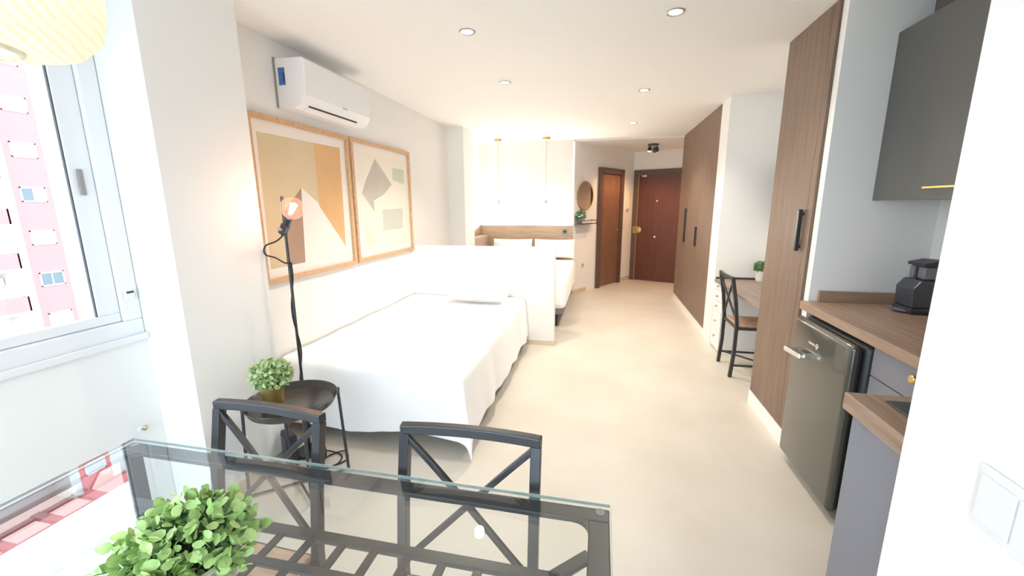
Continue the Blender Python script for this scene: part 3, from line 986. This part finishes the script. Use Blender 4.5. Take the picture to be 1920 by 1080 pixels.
# dark unit standing on the floor under the side table
bx = thing('black_unit', 'dark grey flat box standing under the black side table', 'box', (-1.70, 1.822, 0))
ax = Vector((0.80, -0.55, 0))
ay = Vector((0.55, 0.80, 0))
MB().obox((-1.70, 1.822, 0.095), 0.12, 0.055, 0.19, ax, ay).build('body', 'machine_dark', bx, bevel=0.006)
MB().obox(Vector((-1.70, 1.822, 0.095)) - ay * 0.030, 0.10, 0.006, 0.165, ax, ay).build('front_plate', 'machine_plastic', bx, bevel=0.002)
ad = tag(MB().obox((-1.55, 1.87, 0.03), 0.055, 0.10, 0.06, (0.9, 0.4, 0), (-0.4, 0.9, 0)).build('plug_adapter', 'dark_rubber', None, bevel=0.008),
         'small black plug block with looped cable on the floor by the bed', 'plug block')
MB().tube([(-1.53, 1.83, 0.03), (-1.51, 1.80, 0.03)], 0.006, 8).build('plug_stub', 'dark_rubber', ad)

# ------------------------------------------------------------------ bed with white bedspread
bd = thing('bed', 'white single bed covered by a bedspread in front of the half wall', 'bed', (-1.35, 3.1, 0))
BX0, BX1, BY0, BY1, BZ = -1.985, -0.80, 2.17, 4.115, 0.50
B(BX0 + 0.02, BX1 - 0.02, BY0 + 0.03, BY1, 0.09, 0.26).build('base', 'white_linen', bd, bevel=0.02)
B(BX0 + 0.01, BX1 - 0.01, BY0 + 0.02, BY1, 0.26, BZ - 0.012).build('mattress', 'white_linen', bd, bevel=0.05, segs=4)
for x in (BX0 + 0.12, BX1 - 0.14):
    for y in (BY0 + 0.15, BY1 - 0.15):
        MB().lathe([(0.022, 0), (0.025, 0.09)], (x, y, 0), 12).build('leg', 'dark_rubber', bd, smooth='auto')
from mathutils import noise as mnoise
NX, NY = 84, 110
over_r, over_f = 0.43, 0.44
vs, fs = [], []


def drape(s, t):
    """sheet coords s (left to right), t (head to foot) -> point"""
    a = max(0.0, s - (BX1 - BX0))
    b = max(0.0, t - (BY1 - BY0))
    x = BX0 + min(s, BX1 - BX0)
    y = BY1 - min(t, BY1 - BY0)
    rr = 0.05
    z = BZ + 0.012 * mnoise.noise(Vector((x * 3, y * 3, 0))) + 0.006 * mnoise.noise(Vector((x * 9, y * 7, 4)))
    d = (a ** 3 + b ** 3) ** (1 / 3)
    if d > 0:
        # rounded shoulder then straight fall
        if d < rr * 1.57:
            out = rr * math.sin(d / rr)
            fall = rr * (1 - math.cos(d / rr))
        else:
            out = rr
            fall = rr + (d - rr * 1.57)
        fold_s = math.sin(y * 15 + 2 * mnoise.noise(Vector((y * 2, 0, 1)))) * 0.5 + mnoise.noise(Vector((y * 6, z, 8)))
        fold_t = math.sin(x * 13 + 2 * mnoise.noise(Vector((x * 2, 5, 1)))) * 0.5 + mnoise.noise(Vector((x * 5, z, 3)))
        g = min(1.0, fall / 0.4)
        oa, ob = a / (a + b), b / (a + b)
        x += (out + 0.045 * g + 0.016 * g * fold_s) * oa ** 0.5 + 0.05 * g * min(oa, ob) * 2
        y -= (out + 0.035 * g + 0.022 * g * fold_t) * ob ** 0.5 + 0.07 * g * min(oa, ob) * 2
        z -= fall * (1.0 if not (a and b) else 1.0)
        z += 0.02 * g * mnoise.noise(Vector((x * 2.5, y * 2.5, 2)))
    return (x, y, max(z, 0.006))


SW, SL = (BX1 - BX0) + over_r, (BY1 - BY0) + over_f
for j in range(NY + 1):
    for i in range(NX + 1):
        vs.append(drape(0.005 + (SW - 0.005) * i / NX, SL * j / NY))
for j in range(NY):
    for i in range(NX):
        k = j * (NX + 1) + i
        fs.append((k, k + 1, k + NX + 2, k + NX + 1))
MB().add(vs, fs).build('bedspread', 'white_linen', bd, smooth=True)


def pillow(name, label, c, w, h, t, ax, ay, group=None):
    """soft cushion: w along ax, h along ay, t thick"""
    ax, ay = Vector(ax).normalized(), Vector(ay).normalized()
    az = ax.cross(ay)
    c = Vector(c)
    n = 16
    mb = MB()
    vs, fs = [], []
    for side in (1, -1):
        for j in range(n + 1):
            for i in range(n + 1):
                u, v = -1 + 2 * i / n, -1 + 2 * j / n
                e = (max(0, 1 - u ** 4) * max(0, 1 - v ** 4)) ** 0.55
                pu = u * (1 - 0.05 * (1 - v * v) * abs(u) - 0.03 * v * v)
                pv = v * (1 - 0.06 * (1 - u * u) * abs(v))
                wr = 0.006 * mnoise.noise(Vector((u * 3 + c.x * 5, v * 3, side)))
                vs.append(c + ax * pu * w / 2 + ay * pv * h / 2 + az * side * (e * t / 2 + wr * e))
    m = (n + 1) ** 2
    for s in range(2):
        for j in range(n):
            for i in range(n):
                k = s * m + j * (n + 1) + i
                q = (k, k + 1, k + n + 2, k + n + 1)
                fs.append(q if s == 0 else q[::-1])
    mb.add(vs, fs)
    o = mb.build(name, 'white_linen', None, smooth=True)
    w_ = o.modifiers.new('weld', 'WELD')
    w_.merge_threshold = 0.002
    return tag(o, label, 'pillow', group)


pillow('pillow', 'white pillow on the bedspread against the low half wall', (-1.17, 3.92, 0.62), 0.62, 0.36, 0.13, (1, 0, 0.0), (0, 0.88, 0.40))

# ------------------------------------------------------------------ far bed behind the half wall
b2 = thing('bed', 'white double bed behind the half wall below the wooden headboard', 'bed', (-1.1, 5.7, 0))
B(-1.74, -0.40, 4.74, 6.66, 0.17, 0.28).build('base', 'kitchen_grey', b2, bevel=0.03, segs=3)
B(-1.76, -0.385, 4.72, 6.66, 0.28, 0.60).build('mattress', 'white_linen', b2, bevel=0.06, segs=4, smooth=True)
B(-1.765, -0.372, 4.70, 6.32, 0.245, 0.628).build('bedspread', 'white_linen', b2, bevel=0.07, segs=5, smooth=True)
for x in (-1.7, -0.52):
    for y in (4.9, 6.5):
        MB().lathe([(0.03, 0), (0.03, 0.16)], (x, y, 0), 14).build('leg', 'dark_rubber', b2, smooth='auto')
pillow('pillow', 'leftmost white pillow propped at the wooden headboard', (-1.40, 6.55, 0.775), 0.66, 0.30, 0.16, (1, 0, 0), (0, 0.25, 1), 'pillows at the wooden headboard')
pillow('pillow', 'right-hand white pillow propped at the wooden headboard, nearest the hall', (-0.72, 6.55, 0.775), 0.66, 0.30, 0.16, (1, 0, 0), (0, 0.25, 1), 'pillows at the wooden headboard')

hb = thing('headboard', 'pale oak headboard panel along the wall behind the far bed', 'headboard', (-1.2, 6.72, 0))
B(XL + 0.025, -0.445, 6.70, 6.757, 0.25, 1.135).build('panel', 'headboard_wood', hb, bevel=0.002)
B(XL + 0.002, XL + 0.024, 5.73, 6.757, 0.25, 1.135).build('side_panel', 'headboard_wood', hb, bevel=0.002)
B(XL + 0.025, XL + 0.165, 5.73, 6.698, 0.25, 0.97).build('ledge', 'headboard_wood', hb, bevel=0.002)
B(XL + 0.06, -0.48, 6.738, 6.75, 1.136, 1.144).build('led_strip', 'led_strip', hb)
so = tag(B(-0.615, -0.525, 6.692, 6.70, 0.99, 1.08).build('wall_socket', 'socket_grey', None, bevel=0.003),
         'grey square socket on the right end of the wooden headboard', 'socket')
MB().lathe([(0.027, 0), (0.027, 0.002), (0.022, 0.001)], (-0.57, 6.692, 1.035), 20, (0, -1, 0)).build('socket_ring', 'gasket', so, smooth='auto')


def bed_pendant(x, label):
    y = 6.45
    p = thing('pendant_lamp', label, 'pendant lamp', (x, y, ZC), 'pendant lamps over the far bed')
    MB().lathe([(0.055, -0.028), (0.058, -0.024), (0.058, 0)], (x, y, ZC), 28).build('canopy', 'gold', p, smooth='auto')
    MB().tube([(x, y, ZC - 0.02), (x, y, 1.53)], 0.0028, 7).build('cord', 'brass_soft', p, smooth=True)
    MB().lathe([(0.006, 0.06), (0.017, 0.05), (0.018, 0.0), (0.015, -0.004)], (x, y, 1.475), 18).build('socket', 'socket_grey', p, smooth='auto')
    pr = [(0.012, 0.0), (0.016, -0.02)] + [(0.042 * math.sin(a), -0.062 + 0.042 * math.cos(a)) for a in (0.5 + i * (math.pi - 0.5) / 10 for i in range(11))]
    MB().lathe(pr, (x, y, 1.475), 24, caps=False).build('bulb', 'lamp_white', p, smooth=True)
    return p


bed_pendant(-1.597, 'slim gold pendant lamp over the far bed, nearer the left wall')
bed_pendant(-0.850, 'slim gold pendant lamp over the far bed, nearer the hall mirror')

# ------------------------------------------------------------------ left wall: pictures and air conditioner
def picture(name, label, y0, y1, z0, z1, shapes, mat_in):
    p = thing(name, label, 'picture', (XL, (y0 + y1) / 2, z0), 'large framed prints on the left wall')
    fw, dp = 0.032, 0.030
    for a in ((y0, y1, z1 - fw, z1), (y0, y1, z0, z0 + fw), (y0, y0 + fw, z0 + fw, z1 - fw), (y1 - fw, y1, z0 + fw, z1 - fw)):
        B(XL + 0.002, XL + dp, *a).build('frame_bar', 'frame_oak', p, bevel=0.0015)
    pp = B(XL + 0.003, XL + 0.010, y0 + fw, y1 - fw, z0 + fw, z1 - fw).build('paper', 'art_paper', p)
    for i, (m, poly) in enumerate(shapes):
        MB().prism([(XL + 0.010, a, b) for a, b in poly], (0.0006 + 0.0004 * i, 0, 0)).build('printed_shape', m, pp)
    return p


picture('picture_frame', 'oak framed print of orange and brown angular shapes behind the floor lamp', 2.085, 3.060, 0.980, 1.990, [
    ('art_beige', [(2.165, 1.885), (2.665, 1.888), (2.665, 1.47), (2.50, 1.575), (2.30, 1.40), (2.295, 1.072), (2.155, 1.070)]),
    ('art_orange', [(2.665, 1.888), (2.965, 1.892), (2.940, 1.140), (2.665, 1.455)]),
    ('art_brown', [(2.495, 1.575), (2.305, 1.41), (2.292, 1.074), (2.462, 1.074)]),
], 'art_paper')
picture('picture_frame', 'oak framed print of muted grey shapes right of the orange print', 3.085, 4.135, 0.985, 1.995, [
    ('art_cream', [(3.20, 1.90), (4.075, 1.90), (4.045, 1.065), (3.20, 1.065)]),
    ('art_grey', [(3.475, 1.865), (3.755, 1.655), (3.595, 1.560), (3.41, 1.500), (3.405, 1.405), (3.225, 1.560), (3.315, 1.685)]),
    ('art_sage', [(3.785, 1.810), (4.020, 1.812), (4.010, 1.668), (3.770, 1.700)]),
    ('art_sage', [(3.550, 1.420), (3.945, 1.427), (3.935, 1.228), (3.545, 1.229)]),
    ('art_sand', [(3.26, 1.30), (3.42, 1.12), (3.26, 1.10)]),
], 'art_paper')

ac = thing('air_conditioner', 'white split air conditioner with a blue energy sticker above the pictures', 'air conditioner', (-1.9, 2.75, 2.05))
prof = [(-1.998, 2.052), (-1.875, 2.046), (-1.828, 2.072), (-1.800, 2.125), (-1.790, 2.20), (-1.790, 2.325), (-1.800, 2.338), (-1.998, 2.342)]
MB().prism([(a, 2.375, b) for a, b in prof], (0, 0.745, 0)).build('body', 'white_plastic', ac, bevel=0.008, segs=3)
B(-2.0, -1.99, 2.368, 3.127, 2.055, 2.345).build('back_plate', 'socket_grey', ac)
MB().prism([(-1.8755, 2.44, 2.0445), (-1.8305, 2.44, 2.0690), (-1.8325, 2.44, 2.0665), (-1.8745, 2.44, 2.0435)], (0, 0.61, 0)).build('flap', 'white_plastic', ac)
MB().bar((-1.8285, 2.44, 2.0685), (-1.8285, 2.965, 2.0685), 0.006, 0.010).build('air_slot', 'slot_dark', ac)
B(-1.972, -1.926, 2.3740, 2.3752, 2.185, 2.285).build('energy_sticker', 'label_blue', ac)
B(-1.940, -1.929, 2.3732, 2.3742, 2.20, 2.255).build('sticker_scale', 'label_dark', ac)
MB().bar((-1.7985, 2.76, 2.125), (-1.7985, 2.81, 2.125), 0.002, 0.008).build('logo', 'logo_grey', ac)

# ------------------------------------------------------------------ ceiling lights
def downlight(x, y, label):
    z = ZC
    p = thing('downlight', label, 'ceiling light', (x, y, z), 'recessed ceiling spots')
    MB().lathe([(0.048, 0.0), (0.048, -0.003), (0.044, -0.006), (0.036, -0.004), (0.034, 0.0)], (x, y, z), 32, caps=False).build('trim_ring', 'steel_ring', p, smooth='auto')
    MB().lathe([(0.034, -0.002), (0.02, -0.004), (0.001, -0.0045)], (x, y, z), 28, caps=False).build('lens', 'lamp_white', p, smooth=True)
    light('spot', 'SPOT', (x, y, z - 0.02), 22 if y < 3 else 52, (255, 244, 228), p, 0.035, 2.2, (0, 0, -1))


downlight(-0.808, 2.545, 'round recessed spot nearest the air conditioner')
downlight(0.344, 2.55, 'round recessed spot nearest the camera, by the tall cupboard')
downlight(-0.82, 3.58, 'round recessed spot above the near bed, just before the half wall')
downlight(0.331, 4.09, 'round recessed spot above the walkway beside the desk')
downlight(0.342, 5.62, 'smallest round recessed spot, in front of the hall')

sp = thing('ceiling_spotlight', 'black three-headed spotlight on the hall ceiling', 'spotlight', (0.785, 7.37, 2.42))
MB().lathe([(0.088, 0), (0.088, -0.02), (0.082, -0.025), (0.001, -0.025)], (0.785, 7.37, 2.42), 32, caps=False).build('plate', 'black_metal', sp, smooth='auto')
for i, (dx, dy, d) in enumerate(((-0.055, -0.02, (-0.15, -0.35, -1)), (0.045, -0.035, (0.2, 0.0, -1)), (0.02, 0.05, (0.3, 0.5, -1)))):
    b0 = Vector((0.785 + dx, 7.37 + dy, 2.395))
    d = Vector(d).normalized()
    MB().tube([b0, b0 + Vector((0, 0, -0.03))], 0.006, 8).build('arm', 'black_metal', sp)
    h = MB().lathe([(0.026, 0), (0.030, 0.015), (0.030, 0.075), (0.027, 0.075), (0.026, 0.066)], b0 + Vector((0, 0, -0.025)), 22, d, caps=False).build('head', 'black_metal', sp, smooth='auto')
    MB().lathe([(0.026, 0.066), (0.001, 0.068)], b0 + Vector((0, 0, -0.025)), 20, d, caps=False).build('lens', 'lamp_warm', h)
light('spot', 'SPOT', (0.75, 7.34, 2.29), 44, (255, 200, 146), sp, 0.04, 2.4, (-0.1, 0.05, -1))

# pendant over the dining table, shade close to the camera
PX, PY = -0.985, 0.515
pn = thing('pendant_lamp', 'large woven cream pendant shade hanging over the glass table', 'pendant lamp', (PX, PY, ZC))
prof = [(0.055, 1.702), (0.10, 1.704), (0.135, 1.715), (0.160, 1.742), (0.171, 1.785), (0.172, 1.85), (0.160, 1.91), (0.130, 1.96), (0.085, 1.99), (0.04, 2.005)]
MB().lathe(prof, (PX, PY, 0), 56, caps=False).build('shade', 'shade_weave', pn, smooth=True, solidify=0.004)
MB().tube([(PX + 0.055 * math.cos(a), PY + 0.055 * math.sin(a), 1.702) for a in (k * math.pi / 20 for k in range(40))], 0.006, 8, closed=True).build('bottom_ring', 'shade_weave', pn, smooth=True)
MB().lathe([(0.022, 2.05), (0.024, 1.98), (0.02, 1.94)], (PX, PY, 0), 18).build('socket', 'white_plastic', pn, smooth='auto')
MB().lathe([(0.014, 1.94)] + [(0.045 * math.sin(a), 1.875 + 0.045 * math.cos(a)) for a in (0.35 + i * (math.pi - 0.35) / 10 for i in range(11))], (PX, PY, 0), 24, caps=False).build('bulb', 'lamp_soft', pn, smooth=True)
MB().tube([(PX, PY, 2.05), (PX, PY, ZC - 0.02)], 0.004, 8).build('cord', 'white_plastic', pn, smooth=True)
MB().lathe([(0.05, 0), (0.05, -0.02), (0.045, -0.025)], (PX, PY, ZC), 24).build('canopy', 'white_plastic', pn, smooth='auto')

# ------------------------------------------------------------------ hall
d2 = bpy.data.objects.new('door_1', None)
col.objects.link(d2)
d2.location = H(1.1, 0, 0)
d2['kind'] = 'structure'
ORG['door_1'] = H(1.1, 0, 0)
hbox(H, 0.70, 0.79, 0.001, 0.05, 0, 2.075).build('casing', 'casing_wood', d2, bevel=0.003)
hbox(H, 1.43, 1.52, 0.001, 0.05, 0, 2.075).build('casing', 'casing_wood', d2, bevel=0.003)
hbox(H, 0.79, 1.43, 0.001, 0.05, 1.985, 2.075).build('casing', 'casing_wood', d2, bevel=0.003)
lf = hbox(H, 0.792, 1.428, 0.001, 0.010, 0.008, 1.983).build('door_leaf', 'hall_door_wood', d2)
hp = MB().lathe([(0.022, 0), (0.022, 0.006), (0.009, 0.008), (0.009, 0.04)], H(1.38, 0.010, 1.0), 18, HN).build('door_handle', 'steel_ring', lf, smooth='auto')

d3 = bpy.data.objects.new('door_2', None)
col.objects.link(d3)
d3.location = EW(0.5, 0, 0)
d3['kind'] = 'structure'
ORG['door_2'] = EW(0.5, 0, 0)
hbox(EW, 0.02, 0.115, 0.001, 0.03, 0, 2.09).build('casing', 'casing_wood', d3, bevel=0.003)
hbox(EW, 0.96, 1.05, 0.001, 0.03, 0, 2.09).build('casing', 'casing_wood', d3, bevel=0.003)
hbox(EW, 0.115, 0.96, 0.001, 0.03, 2.01, 2.09).build('casing', 'casing_wood', d3, bevel=0.003)
lf = hbox(EW, 0.120, 0.958, 0.001, 0.022, 0.01, 2.005).build('door_leaf', 'mahogany', d3, bevel=0.002)
hbox(EW, 0.112, 0.122, 0.020, 0.034, 0.01, 2.005).build('brass_edge', 'brass_soft', lf)
pt = hbox(EW, 0.045, 0.115, 0.030, 0.036, 0.91, 1.05).build('lock_plate', 'gold', d3, bevel=0.002)
MB().lathe([(0.062, 0), (0.062, 0.006), (0.055, 0.009)], EW(0.145, 0.022, 0.98), 28, EN).build('lock_rose', 'gold', lf, smooth='auto')
MB().lathe([(0.012, 0), (0.012, 0.02), (0.02, 0.024), (0.02, 0.034), (0.014, 0.038)], EW(0.145, 0.03, 0.98), 18, EN).build('lock_knob', 'brass_soft', lf, smooth='auto')
MB().lathe([(0.016, 0), (0.016, 0.008), (0.008, 0.01)], EW(0.475, 0.022, 1.52), 18, EN).build('peephole', 'chrome', lf, smooth='auto')
MB().lathe([(0.010, 0), (0.010, 0.02), (0.02, 0.026), (0.018, 0.04)], EW(0.48, 0.022, 0.86), 18, EN).build('pull_knob', 'chrome', lf, smooth='auto')
hbox(EW, 0.18, 0.27, 0.022, 0.055, 1.955, 1.995).build('door_closer', 'chrome', lf, bevel=0.004)
MB().tube([EW(0.19, 0.05, 1.985), EW(0.10, 0.06, 2.03)], 0.006, 8).build('closer_arm', 'steel_ring', lf)
for z in (0.25, 1.0, 1.35, 1.80):
    MB().lathe([(0.010, -0.04), (0.010, 0.04)], EW(0.955, 0.030, z), 12).build('hinge', 'brass_soft', lf, smooth='auto')

mi = thing('round_mirror', 'round gold-rimmed mirror on the slanted hall wall', 'mirror', H(0.31, 0, 1.6))
MB().lathe([(0.225, 0.008), (0.001, 0.008)], H(0.31, 0.004, 1.60), 64, HN, caps=False).build('glass', 'mirror_glass', mi)
rim = [H(0.31 + 0.230 * math.cos(a), 0.010, 1.60 + 0.230 * math.sin(a)) for a in (k * math.pi / 32 for k in range(64))]
MB().tube(rim, 0.008, 8, closed=True).build('rim', 'gold', mi, smooth=True)
sh = thing('wall_shelf', 'small dark wall shelf with a wire rail under the round mirror', 'shelf', H(0.27, 0, 1.15))
hbox(H, 0.02, 0.50, 0.001, 0.13, 1.145, 1.157).build('board', 'black_metal', sh, bevel=0.002)
MB().tube([H(0.02, 0.004, 1.205), H(0.02, 0.126, 1.205), H(0.50, 0.126, 1.205), H(0.50, 0.004, 1.205)], 0.005, 8).build('rail', 'black_metal', sh, smooth='auto')
for t in (0.02, 0.50):
    MB().tube([H(t, 0.126, 1.155), H(t, 0.126, 1.205)], 0.005, 8).build('rail_post', 'black_metal', sh)
p0 = H(0.09, 0.06, 1.157)
hpnt = thing('potted_plant', 'small bluish green plant on the hall shelf below the mirror', 'potted plant', p0)
MB().lathe([(0.03, 0), (0.038, 0.06), (0.034, 0.06), (0.03, 0.05)], p0, 20).build('pot', 'graphite', hpnt, smooth='auto')
tuft('foliage', 'foliage_blue', hpnt, p0 + Vector((0.01, 0, 0.115)), 0.085, 150, 0.05, 0.022, 1.25)
it = tag(hbox(H, 1.70, 1.79, 0.001, 0.035, 1.36, 1.70).build('intercom', 'art_sand', None, bevel=0.006),
         'beige door intercom on the wall between the two hall doors', 'intercom')
hbox(H, 1.705, 1.745, 0.035, 0.058, 1.38, 1.68).build('handset', 'art_sand', it, bevel=0.008)
s1 = tag(hbox(H, 1.60, 1.67, 0.001, 0.010, 1.02, 1.10).build('light_switch', 'switch_plate', None, bevel=0.002),
         'small pale light switch right of the brown hall door', 'switch')
hbox(H, 1.612, 1.658, 0.010, 0.014, 1.032, 1.088).build('rocker', 'white_plastic', s1, bevel=0.002)
s2 = tag(hbox(H, 0.25, 0.33, 0.001, 0.010, 0.42, 0.50).build('wall_socket', 'switch_plate', None, bevel=0.002),
         'small pale socket low on the slanted hall wall beside the far bed', 'socket')
MB().lathe([(0.022, 0), (0.022, 0.002), (0.018, 0.001)], H(0.29, 0.010, 0.46), 18, HN).build('socket_ring', 'socket_grey', s2, smooth='auto')

# switch on the near right wall
sw = tag(B(0.672, 0.68, 0.655, 0.815, 0.885, 1.0).build('light_switch', 'switch_plate', None, bevel=0.004),
         'large pale switch plate on the near white wall at right', 'switch')
for a in (0.668, 0.738):
    B(0.668, 0.673, a, a + 0.066, 0.90, 0.985).build('rocker', 'switch_plate', sw, bevel=0.003)
